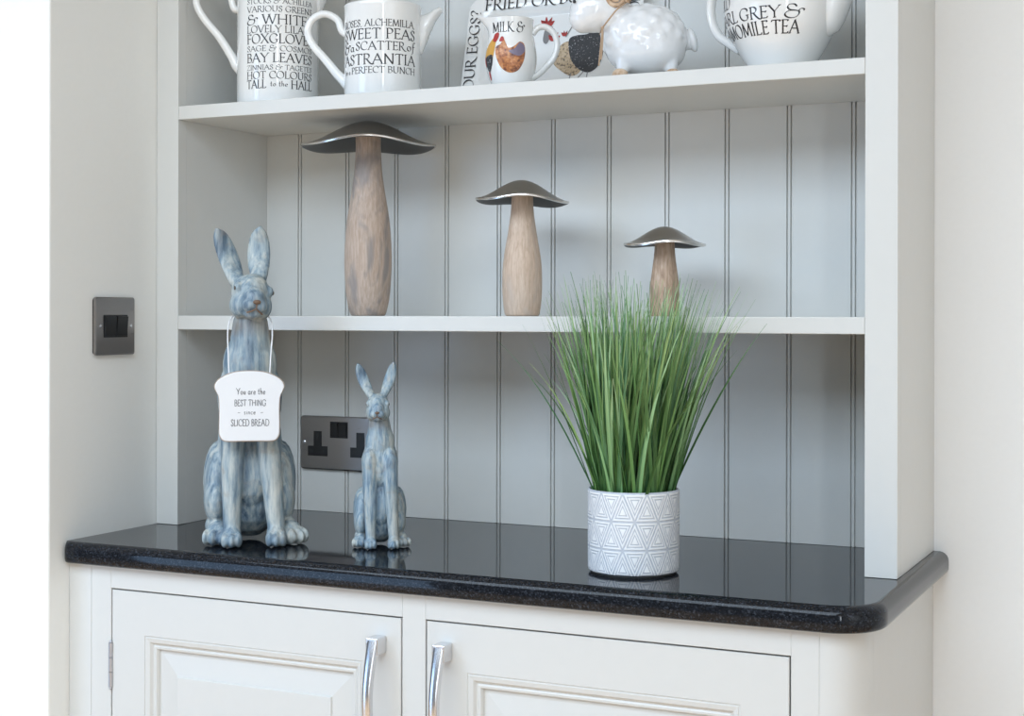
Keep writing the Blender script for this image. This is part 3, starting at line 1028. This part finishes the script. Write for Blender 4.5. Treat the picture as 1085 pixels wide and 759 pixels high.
rng = random.Random(11)
gv, gf, gc = [], [], []
NB = 560
for i in range(NB):
    a = rng.uniform(0, 2 * PI)
    r0 = 0.046 * math.sqrt(rng.random())
    base = Vector((r0 * math.cos(a), r0 * math.sin(a), PH - 0.022))
    a2 = a + rng.gauss(0, 0.45)
    out = Vector((math.cos(a2), math.sin(a2), 0))
    L = rng.triangular(0.16, 0.30, 0.275)
    lean = abs(rng.gauss(0.0, 0.10)) * (0.3 + 0.9 * r0 / 0.046) + 0.13 * r0 / 0.046
    curl = rng.uniform(-0.05, 0.26) * (0.4 + r0 / 0.046)
    if rng.random() < 0.07:
        lean += 0.20; curl += 0.34; L *= rng.uniform(0.7, 0.95)
    lean = min(lean, 0.70)
    sidew = Vector((-out.y, out.x, 0))
    swing = rng.gauss(0, 0.16)
    w0 = rng.uniform(0.0013, 0.0024)
    tw = rng.uniform(-0.9, 0.9)
    tint = rng.random()
    pal = [(0.045, 0.125, 0.030), (0.075, 0.19, 0.045), (0.13, 0.27, 0.075), (0.055, 0.16, 0.055), (0.15, 0.32, 0.12)]
    c0 = pal[min(4, int(tint * 5))]
    p = base.copy()
    seg = 12
    bi = len(gv)
    for k in range(seg + 1):
        s = k / seg
        ang = lean + curl * s * s
        dirv = out * math.sin(ang) + sidew * (swing * s) + Vector((0, 0, math.cos(ang)))
        dirv.x += 0.085 * s
        dirv.normalize()
        ws = w0 * (1.0 if s < 0.4 else max(0.16, 1 - ((s - 0.4) / 0.6) ** 1.4))
        sv = (sidew * math.cos(tw) + out * math.sin(tw)).normalized()
        nv = dirv.cross(sv).normalized()
        q3 = [p - sv * ws, p + nv * ws * 0.45, p + sv * ws]
        for v in q3:
            if v.y > 0.04: v.y = 0.04 + 0.034 * math.tanh((v.y - 0.04) / 0.034)
        gv += q3
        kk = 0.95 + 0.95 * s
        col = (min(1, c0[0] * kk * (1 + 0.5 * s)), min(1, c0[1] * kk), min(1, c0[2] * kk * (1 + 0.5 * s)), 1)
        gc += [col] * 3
        if k < seg: p = p + dirv * (L / seg)
    for k in range(seg):
        q = bi + k * 3
        gf += [(q, q + 1, q + 4, q + 3), (q + 1, q + 2, q + 5, q + 4)]
me = bpy.data.meshes.new('grass_blades')
me.from_pydata([tuple(v) for v in gv], [], gf)
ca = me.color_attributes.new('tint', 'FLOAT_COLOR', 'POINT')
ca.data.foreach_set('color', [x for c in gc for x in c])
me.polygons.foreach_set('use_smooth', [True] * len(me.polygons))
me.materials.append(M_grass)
link(bpy.data.objects.new('grass_blades', me), gr)


# ------------------------------------------------------------------ printed jugs on the upper shelf
ZU = 0.6325
CYAW = 25.4


def cyl_map(rf, a_mid):
    """surface of revolution: arc length u (at the widest radius), height v; a_mid = direction it faces"""
    def f(u, v):
        r = rf(v) + 0.00035
        rm = rf.rm
        a = a_mid + u / rm
        return (r * math.cos(a), r * math.sin(a), v)
    return f


def straight_jug(loc, rad, H, rz, label, handle, spout, lines, span, mid):
    """cylindrical jug in its own frame: handle towards -x, spout towards +x, camera side -y"""
    root = empty('jug', loc, rz)
    tag(root, label, 'jug', 'white lettered jugs on the upper shelf')
    b = MB()
    n = 64
    def sq(p):
        # pull the lip out into a spout near the top on the +x side
        return p
    prof = [(rad * 0.90, 0), (rad * 0.97, 0.0012), (rad, 0.005), (rad, H * 0.5), (rad, H - 0.006), (rad * 1.012, H - 0.002), (rad * 1.0, H), (rad * 0.965, H - 0.001), (rad * 0.945, H - 0.006), (rad * 0.94, H * 0.5), (rad * 0.93, 0.008)]
    b.lathe(prof, n)
    b.build('body', M_cer, root)
    hp = catmull(handle, 8)
    k = len(hp)
    hb = MB()
    hb.tube(hp, [(0.0078 - 0.0014 * math.sin(PI * i / (k - 1)) + 0.003 * (i / (k - 1)) ** 6, 0.0054 + 0.0045 * (i / (k - 1)) ** 5) for i in range(k)], 14, side=(0, 1, 0))
    hb.build('handle', M_cer, root)
    if spout:
        loops = []
        for (xt, zt, xb, zb, w) in spout:
            L = []
            for j in range(20):
                a = 2 * PI * j / 20
                u, v = math.cos(a), math.sin(a) * w
                L.append(((xt + xb) / 2 + u * (xt - xb) / 2, v, (zt + zb) / 2 + u * (zt - zb) / 2))
            loops.append(L)
        MB().rings(loops).build('spout', M_cer, root)
    rf = lambda v: rad
    def mp(u, v):
        a = R(-90 + mid) + u / rad
        return ((rad + 0.0003) * math.cos(a), (rad + 0.0003) * math.sin(a), v)
    hw = R(span) * rad / 2
    L2 = []
    for row in lines:
        txt, zb, hh = row[:3]
        f0, f1 = row[3:5] if len(row) > 3 else (0, 1)
        L2.append((txt, -hw + 2 * hw * f0, -hw + 2 * hw * f1, zb, hh))
    lettering('lettering', L2, mp, M_ink, root, nib=0.15, hair=0.05)
    return root


JY = 0.085
# tall jug: text lines by height above the shelf
r1 = 0.0612
mm = 0.00142
def z1(py): return 0.0212 + (94.8 - py) * mm
L1 = [('TALL', z1(94.8), 8.6 * mm, 0, .30), ('to the', z1(93), 5.5 * mm, .36, .60), ('HALL', z1(95.0), 8.6 * mm, .65, 1), ('HOT COLOURS', z1(84.8), 7.4 * mm), ('ZINNIAS & TAGETES', z1(75.6), 5.0 * mm),
      ('BAY LEAVES', z1(67.7), 9.3 * mm), ('SAGE & COSMOS', z1(56.2), 5.6 * mm), ('FOXGLOVES', z1(48), 9.6 * mm), ('LOVELY LILACS', z1(36.8), 7.2 * mm),
      ('& WHITES', z1(28), 9.8 * mm), ('VARIOUS GREENS', z1(15.2), 6.0 * mm), ('STOCKS & ACHILLEA', z1(6.5), 5.0 * mm), ('ROSES TO &', z1(-1.5), 9.5 * mm)]
straight_jug((0.1255, 0.079, ZU), r1, 0.235, R(CYAW + 4), 'tall white straight-sided jug with many lines of black lettering, beside the left side panel',
             [(-r1 + .004, 0, .148), (-.066, 0, .150), (-.074, 0, .172), (-.096, 0, .192), (-.117, 0, .183), (-.1225, 0, .158), (-.111, 0, .134), (-.088, 0, .106), (-.070, 0, .078), (-r1 - .001, 0, .064), (-r1 + .008, 0, .055)],
             [(r1 - .014, .205, r1 - .008, .122, .010), (r1 + .001, .214, r1 + .003, .138, .019), (r1 + .010, .222, r1 + .013, .165, .022), (r1 + .020, .231, r1 + .023, .195, .018), (r1 + .032, .240, r1 + .033, .222, .013), (r1 + .038, .240, r1 + .039, .233, .010)],
             L1, 101, 8.5)
r2 = 0.0565
def z2(py): return 0.0335 + (76.5 - py) * 0.00138
m2 = 0.00138
L2_ = [('for a', z2(76.5), 5.5 * m2, 0, .13), ('PERFECT BUNCH', z2(76.5), 6.6 * m2, .16, 1), ('ASTRANTIA', z2(67.2), 10.6 * m2), ('&', z2(54.0), 11.5 * m2, 0, .13), ('a', z2(53), 9 * m2, .14, .2), ('SCATTER', z2(52.4), 8.6 * m2, .23, .84), ('of', z2(52), 9.5 * m2, .87, 1),
       ('SWEET PEAS', z2(40.6), 10.4 * m2), ('ROSES, ALCHEMILLA,', z2(27.6), 7.0 * m2)]
jug2 = straight_jug((0.3055, 0.086, ZU), r2, 0.1385, R(CYAW), 'shorter white lettered jug with a spout, standing beside the tall jug',
             [(-r2 + .004, 0, .0975), (-.0605, 0, .104), (-.067, 0, .120), (-.085, 0, .1285), (-.103, 0, .121), (-.1105, 0, .103), (-.103, 0, .083), (-.085, 0, .062), (-.067, 0, .040), (-r2 - .001, 0, .031), (-r2 + .008, 0, .022)],
             [(r2 - .014, .124, r2 - .008, .058, .008), (r2 + .000, .1275, r2 + .0015, .070, .015), (r2 + .006, .1285, r2 + .008, .085, .019), (r2 + .012, .1305, r2 + .0145, .102, .019), (r2 + .019, .1355, r2 + .0215, .1175, .015), (r2 + .026, .1385, r2 + .0285, .128, .011), (r2 + .0305, .1370, r2 + .0315, .1315, .008)],
             L2_, 126, -4)
# domed lid of the shorter jug
MB().lathe([(r2 * 0.94, .1375), (r2 * 0.93, .1395), (r2 * 0.7, .1405), (r2 * 0.4, .1412), (.0005, .1415)], 48).build('lid', M_cer, jug2)

# ------------------------------------------------------------------ platter leaning on the back panel
PLW, PLH = 0.284, 0.174
pa = math.atan2(0.040, PLH)
pt = empty('platter', (0.5255, 0.1790, ZU + 0.0005))
tag(pt, 'white rectangular platter with egg lettering and hens, leaning on the panelled back', 'platter')
TM = Matrix.Rotation(-pa, 4, 'X')
o0 = rrect(PLW, PLH, 0.024, 8)
def ring(k, y): return [(u * (1 - 2 * k / PLW), y, PLH / 2 + v * (1 - 2 * k / PLH)) for u, v in o0]
pm = MB().rings([ring(0.010, 0.010), ring(0.003, 0.004), ring(0.0, 0.0), ring(0.0004, -0.0012), ring(0.002, -0.0018), ring(0.026, 0.0002), ring(0.029, 0.0022), ring(0.034, 0.0062), ring(0.037, 0.0068)], smooth=True)
pm.v = [tuple(TM @ Vector(p)) for p in pm.v]
pm.build('dish', M_cer, pt)
pmap = lambda u, v: tuple(TM @ Vector((u, -0.0022, v)))
T = PLH
lettering('lettering', [('FRIED OR BOILED', -0.114, 0.096, T - 0.0235, 0.0172)], pmap, M_ink, pt, nib=0.14)
vm = lambda u, v: tuple(TM @ Vector((-v, -0.0022, u)))   # reads upwards on the left rim
lettering('lettering', [('YOUR EGGS?', 0.006, T - 0.022, PLW / 2 - 0.0215, 0.0165)], vm, M_ink, pt, nib=0.14)
vr = lambda u, v: tuple(TM @ Vector((v, -0.0022, T - u)))  # reads downwards on the right rim
lettering('lettering', [('HOW DO YOU LIKE', 0.020, T - 0.015, PLW / 2 - 0.0225, 0.0165)], vr, M_ink, pt, nib=0.14)


def flat(mb, pts, mapper, sub=5):
    q = [(p.x, p.y) for p in catmull([(a, b, 0) for a, b in pts], sub, True)]
    cx = sum(a for a, _ in q) / len(q); cy = sum(b for _, b in q) / len(q)
    rings_ = [1.0, 0.66, 0.33]
    vs, fs = [], []
    for k in rings_:
        vs += [mapper(cx + (a - cx) * k, cy + (b - cy) * k) for a, b in q]
    vs.append(mapper(cx, cy))
    m_ = len(q)
    for i in range(2):
        for j in range(m_):
            j2 = (j + 1) % m_
            fs.append((i * m_ + j, i * m_ + j2, (i + 1) * m_ + j2, (i + 1) * m_ + j))
    for j in range(m_):
        fs.append((2 * m_ + j, 2 * m_ + (j + 1) % m_, 3 * m_))
    mb.add(vs, fs)
    return mb


M_h_black = mat('glossy_black_feather_print', (0.025, 0.028, 0.033), 0.3)
t = NT(M_h_black)
f = t.noise(420, 2)
t.col(t.ramp(f, [(0.0, (0.02, 0.023, 0.028)), (0.62, (0.03, 0.033, 0.04)), (0.72, (0.45, 0.46, 0.48))]))
M_h_buff = mat('speckled_buff_feather_print', (0.5, 0.36, 0.22), 0.35)
t = NT(M_h_buff)
f = t.noise(300, 3)
t.col(t.ramp(f, [(0.36, (0.13, 0.10, 0.075)), (0.45, (0.50, 0.36, 0.22)), (0.7, (0.62, 0.48, 0.33))]))
M_h_or = mat('orange_brown_feather_print', (0.55, 0.22, 0.09), 0.3)
t = NT(M_h_or)
f = t.noise(170, 4)
t.col(t.ramp(f, [(0.33, (0.16, 0.055, 0.035)), (0.5, (0.52, 0.20, 0.075)), (0.68, (0.70, 0.36, 0.16))]))
M_h_vio = mat('grey_violet_feather_print', (0.20, 0.17, 0.24), 0.3)
M_h_yel = mat('golden_feather_print', (0.68, 0.36, 0.07), 0.3)
M_h_red = mat('red_comb_print', (0.42, 0.035, 0.03), 0.35)
M_h_grey = mat('grey_leg_print', (0.22, 0.21, 0.21), 0.4)
M_h_blue = mat('pale_blue_egg_print', (0.55, 0.60, 0.66), 0.4)  # flat ink colour of the printed egg shapes

imap = lambda d_: (lambda u, v: tuple(TM @ Vector((u + HX, 0.0066 - d_, v + HZ))))
HX, HZ = 0.005, -0.020
m0, m1_, m2_ = imap(0.0003), imap(0.0005), imap(0.0007)
# buff hen, black hen, red combs and legs printed on the well of the platter
PO = 0.003
flat(MB(), [(.002, .095), (.012, .110), (.026, .112), (.036, .100), (.044, .082), (.044, .064), (.030, .058), (.012, .068), (.000, .080)], m0).build('buff_hen_print', M_h_buff, pt)
flat(MB(), [(.022, .116), (.032, .121), (.050, .122), (.064, .128), (.074, .122), (.078, .098), (.074, .074), (.060, .062), (.044, .066), (.030, .080), (.023, .098)], m1_).build('black_hen_print', M_h_black, pt)
cb = MB()
for (x, y, k) in ((-.016, .139, .95), (-.010, .131, .5), (-.003, .116, .8), (.014, .122, .5)):
    flat(cb, [(x - .007 * k, y), (x - .012 * k, y + .012 * k), (x - .006 * k, y + .006 * k), (x - .003 * k, y + .017 * k), (x + .002 * k, y + .007 * k), (x + .007 * k, y + .016 * k), (x + .007 * k, y + .007 * k), (x + .012 * k, y + .009 * k), (x + .006 * k, y)], m1_, 4)
cb.build('comb_print', M_h_red, pt)
flat(MB(), [(-.018, .140), (-.010, .143), (-.008, .128), (-.014, .112), (-.021, .118)], m0).build('grey_hen_print', M_h_grey, pt)
for st in ([(.030, .062), (.026, .046), (.022, .034)], [(.050, .064), (.038, .050), (.030, .042)], [(.056, .063), (.055, .048), (.053, .040), (.040, .041)], [(.026, .138), (.016, .120)]):
    lg = MB()
    vs = [m2_(a - .0007, b + .0002) for a, b in st] + [m2_(a + .0007, b - .0002) for a, b in st]
    k = len(st)
    lg.add(vs, [(q, q + 1, k + q + 1, k + q) for q in range(k - 1)])
    lg.build('hen_leg_print', M_h_grey, pt)
for x, y in ((-.004, .040), (.060, .036), (.072, .046)):
    flat(MB(), [(x - .006, y), (x, y + .004), (x + .007, y + .001), (x + .002, y - .004)], m2_).build('egg_print', M_h_blue, pt)

# ------------------------------------------------------------------ milk jug
mk = empty('milk_jug', (0.5225, 0.070, ZU), R(CYAW - 2))
tag(mk, 'small white milk jug with hen pictures, handle on the right, in front of the platter', 'jug')
mprof = [(.0225, 0), (.0245, .0012), (.0255, .004), (.0300, .014), (.0342, .028), (.0360, .042), (.0352, .056), (.0325, .070), (.0308, .082), (.0310, .092), (.0318, .0985)]
MP = [(v.x, v.z) for v in catmull([(r, 0, z) for r, z in mprof], 4)]
inner = [(r - 0.0028, z) for r, z in reversed(MP) if z > 0.006]
def lip(p):
    if p.z > 0.074:
        k = (p.z - 0.074) / 0.024
        a = math.atan2(p.y, -p.x)
        g_ = math.exp(-(a / 0.55) ** 2)
        return Vector((p.x - 0.016 * k * k * g_, p.y * (1 - 0.25 * g_ * k), p.z + 0.004 * k * g_))
    return p
MB().lathe(MP + [(MP[-1][0] - 0.0014, MP[-1][1] + 0.001)] + inner, 56, squash=lip).build('body', M_cer, mk)
hp = catmull([(.0300, 0, .0790), (.0370, 0, .0875), (.0480, 0, .0890), (.0600, 0, .0800), (.0645, 0, .0620), (.0590, 0, .0450), (.0490, 0, .0330), (.0400, 0, .0240), (.0320, 0, .0185), (.0240, 0, .0150)], 8)
MB().tube(hp, [(0.0058 + 0.0035 * (i / (len(hp) - 1)) ** 3, 0.0044) for i in range(len(hp))], 14, side=(0, 1, 0)).build('handle', M_cer, mk)
def mr(z):
    for (a, b), (c, d2) in zip(MP[:-1], MP[1:]):
        if b <= z <= d2: return a + (c - a) * (z - b) / max(1e-9, d2 - b)
    return MP[-1][0]
def mkmap(o):
    def f(u, v):
        r = mr(v) + o
        a = R(-90) + u / 0.034
        p = lip(Vector((r * math.cos(a), r * math.sin(a), v)))
        return tuple(p)
    return f
lettering('lettering', [('MILK &', -.030, .023, .0775, .0135)], mkmap(.0004), M_ink, mk, nib=0.14)
def big(f): return lambda u, v: f(u * 1.25 + .003, (v - .036) * 1.25 + .043)
k0, k1, k2 = big(mkmap(.0004)), big(mkmap(.0006)), big(mkmap(.0008))
# a brown hen facing left with raised tail; a bright cockerel to its left
flat(MB(), [(-.018, .036), (-.019, .046), (-.013, .050), (-.010, .056), (-.0085, .050), (-.004, .045), (.002, .047), (.008, .052), (.013, .050), (.014, .042), (.012, .030), (.006, .020), (-.004, .018), (-.013, .024)], k0, 5).build('brown_hen_print', M_h_or, mk)
flat(MB(), [(-.004, .041), (.002, .044), (.008, .051), (.013, .048), (.013, .041), (.006, .036)], k1).build('hen_wing_print', M_h_vio, mk)
flat(MB(), [(-.034, .026), (-.038, .038), (-.034, .048), (-.026, .056), (-.020, .058), (-.020, .046), (-.023, .034), (-.029, .026)], k0).build('cockerel_print', M_h_yel, mk)
flat(MB(), [(-.034, .024), (-.037, .034), (-.032, .038), (-.023, .038), (-.024, .028), (-.030, .020)], k1).build('cockerel_breast_print', M_h_black, mk)
for pts_, kk_ in (([(-.024, .054), (-.023, .061), (-.018, .063), (-.016, .060), (-.019, .053)], k1), ([(-.015, .053), (-.013, .058), (-.010, .057), (-.010, .053)], k1),
                  ([(-.038, .030), (-.038, .038), (-.036, .036), (-.035, .026)], k2), ([(-.034, .012), (-.031, .013), (-.030, .020), (-.033, .020)], k1)):
    flat(MB(), pts_, kk_).build('red_feather_print', M_h_red, mk)

# ------------------------------------------------------------------ sheep
sh = empty('sheep_figurine', (0.7167, 0.082, ZU), R(CYAW))
tag(sh, 'glossy white china sheep with curled tan horn and twine round its neck', 'ornament')
b = MB()
cx, cz, rx, ry, rz_ = 0.0, 0.0605, 0.0585, 0.042, 0.0460
b.ell((cx, 0, cz), (rx, ry, rz_), n=40)
b.ell((cx + .004, 0, cz - .010), (rx * .90, ry * 1.0, rz_ * .90), n=40)
b.ell((cx + .002, 0, cz - .017), (rx * .93, ry * 1.0, rz_ * .74), n=40)
b.ell((cx + .004, 0, cz + .006), (rx * .88, ry * .90, rz_ * .88), n=40)
N = 80
for i in range(N):
    zz = 1 - 2 * (i + .5) / N
    a = i * 2.399963
    q = math.sqrt(1 - zz * zz)
    p = Vector((q * math.cos(a), q * math.sin(a), zz))
    b.ell((cx + p.x * rx * .84, p.y * ry * .82, cz + p.z * rz_ * .82), (.0118, .0105, .0108), n=14)
# legs inside the fleece, head and ears
for lx in (-.030, .034):
    for ly in (-.016, .016):
        b.cap((lx, ly, .030), .011, (lx, ly, .018), .0095)
b.cap((-.038, 0, .088), .027, (-.060, -.002, .100), .029)
b.ell((-.066, -.004, .100), (.037, .027, .032), (0, R(-30), 0), n=24)
b.ell((-.082, -.005, .088), (.021, .022, .022), n=20)
b.ell((-.052, -.004, .124), (.020, .022, .018), n=20)
b.cap((.052, 0, .068), .008, (.062, 0, .052), .0075)
sb = b.fused('body', M_cer_w, sh, 0.0016, 22, 0.5)
# tail
MB().ell((.0645, -.002, .0580), (.0065, .010, .0165), (0, R(-16), 0)).build('tail', M_cer_w, sh)
# feet
for lx in (-.034, .036):
    for ly in (-.019, .019):
        f_ = MB()
        f_.lathe([(.0085, 0), (.0105, .002), (.0112, .007), (.0098, .012), (.006, .0155), (.0005, .0165)], 20, Matrix.Translation((lx, ly, 0)))
        f_.build('foot', M_tan, sh)
# spiral horns
for s in (-1, 1):
    hn = []
    rd_ = []
    for k in range(60):
        tt = k / 59
        a = -0.4 + tt * 2.3 * 2 * PI
        r = 0.0135 * (1 - tt) ** 0.85 + 0.0008
        hn.append((-.040 + r * math.cos(a), s * (.0265 + .006 * tt), .1095 + r * math.sin(a)))
        rd_.append(0.0040 * (1 - tt * 0.62))
    MB().tube(hn, rd_, 10).build('horn', M_tan, sh)
for s in (-1, 1):
    MB().ell((-.096, s * .017 - .004, .106), (.0022, .0018, .0026)).build('eye', M_ink, sh)
tw = MB()
lp = [(-.030, -.030, .101), (-.040, -.035, .092), (-.050, -.033, .080), (-.0575, -.022, .071), (-.060, 0, .067), (-.0575, .022, .071), (-.046, .034, .083), (-.030, .030, .101), (-.020, .012, .110), (-.020, -.012, .110)]
tw.tube(catmull(lp, 6, True) + [Vector(lp[0])], .0011, 8)
tw.tube(catmull([(-.0580, -.024, .0705), (-.0595, -.029, .058), (-.0612, -.030, .040), (-.0635, -.031, .018)], 6), .0011, 8)
tw.tube(catmull([(-.0580, -.024, .0705), (-.0580, -.030, .060), (-.0590, -.032, .042), (-.0605, -.033, .026)], 6), .0010, 8)
tw.ell((-.0582, -.025, .070), .0022, n=10)
tag(tw.build('twine', M_twine, sh), label='brown twine tied round the neck')

# ------------------------------------------------------------------ teapot
tp = empty('teapot', (0.9055, 0.084, ZU), R(CYAW - 30))
tag(tp, 'round white teapot with black tea lettering at the right end of the upper shelf', 'teapot')
tpr = [(.0385, 0), (.0405, .0012), (.0412, .004), (.0440, .010), (.0560, .030), (.0675, .052), (.0735, .074), (.0745, .094), (.0700, .114), (.0590, .131), (.0440, .142), (.0385, .145)]
TP = [(v.x, v.z) for v in catmull([(r, 0, z) for r, z in tpr], 5)]
MB().lathe(TP, 72).build('body', M_cer, tp)
MB().lathe([(.0400, .1452), (.0405, .147), (.036, .153), (.024, .159), (.010, .162), (.006, .166), (.009, .171), (.0095, .176), (.006, .181), (.0005, .182)], 48).build('lid', M_cer, tp)
hp = catmull([(-.066, 0, .112), (-.080, 0, .122), (-.093, 0, .116), (-.0985, 0, .098), (-.096, 0, .075), (-.086, 0, .056), (-.070, 0, .044), (-.056, 0, .034)], 8)
MB().tube(hp, [(0.0092, 0.0058)] * len(hp), 14, side=(0, 1, 0)).build('handle', M_cer, tp)
loops = []
for (xt, zt, xb, zb, w) in ((.044, .106, .046, .046, .016), (.056, .114, .064, .043, .025), (.062, .117, .075, .049, .0275), (.067, .119, .083, .061, .026), (.074, .124, .091, .080, .022), (.083, .132, .098, .103, .017), (.094, .142, .107, .128, .013), (.106, .149, .115, .144, .010)):
    L = []
    for j in range(28):
        a = 2 * PI * j / 28
        u, v = math.cos(a), math.sin(a) * w
        L.append(((xt + xb) / 2 + u * (xt - xb) / 2, v, (zt + zb) / 2 + u * (zt - zb) / 2))
    loops.append(L)
MB().rings(loops).build('spout', M_cer, tp)
def tr(z):
    for (a, b_), (c, d2) in zip(TP[:-1], TP[1:]):
        if b_ <= z <= d2: return a + (c - a) * (z - b_) / max(1e-9, d2 - b_)
    return TP[-1][0]
def tmap(u, v):
    r = tr(v) + .0004
    a = R(-60 + 9.6) + u / 0.072
    return (r * math.cos(a), r * math.sin(a), v)
lettering('lettering', [('CHAMOMILE', -.159, -.043, .0415, .0155), ('TEA', -.038, .0, .0415, .0155), ('EARL', -.143, -.0885, .0605, .0145), ('GREY', -.083, -.027, .0605, .0145),
                        ('&', -.021, .004, .0600, .0155), ('OLD', -.135, -.1015, .0800, .0145)], tmap, M_ink, tp, nib=0.15, hair=0.05)
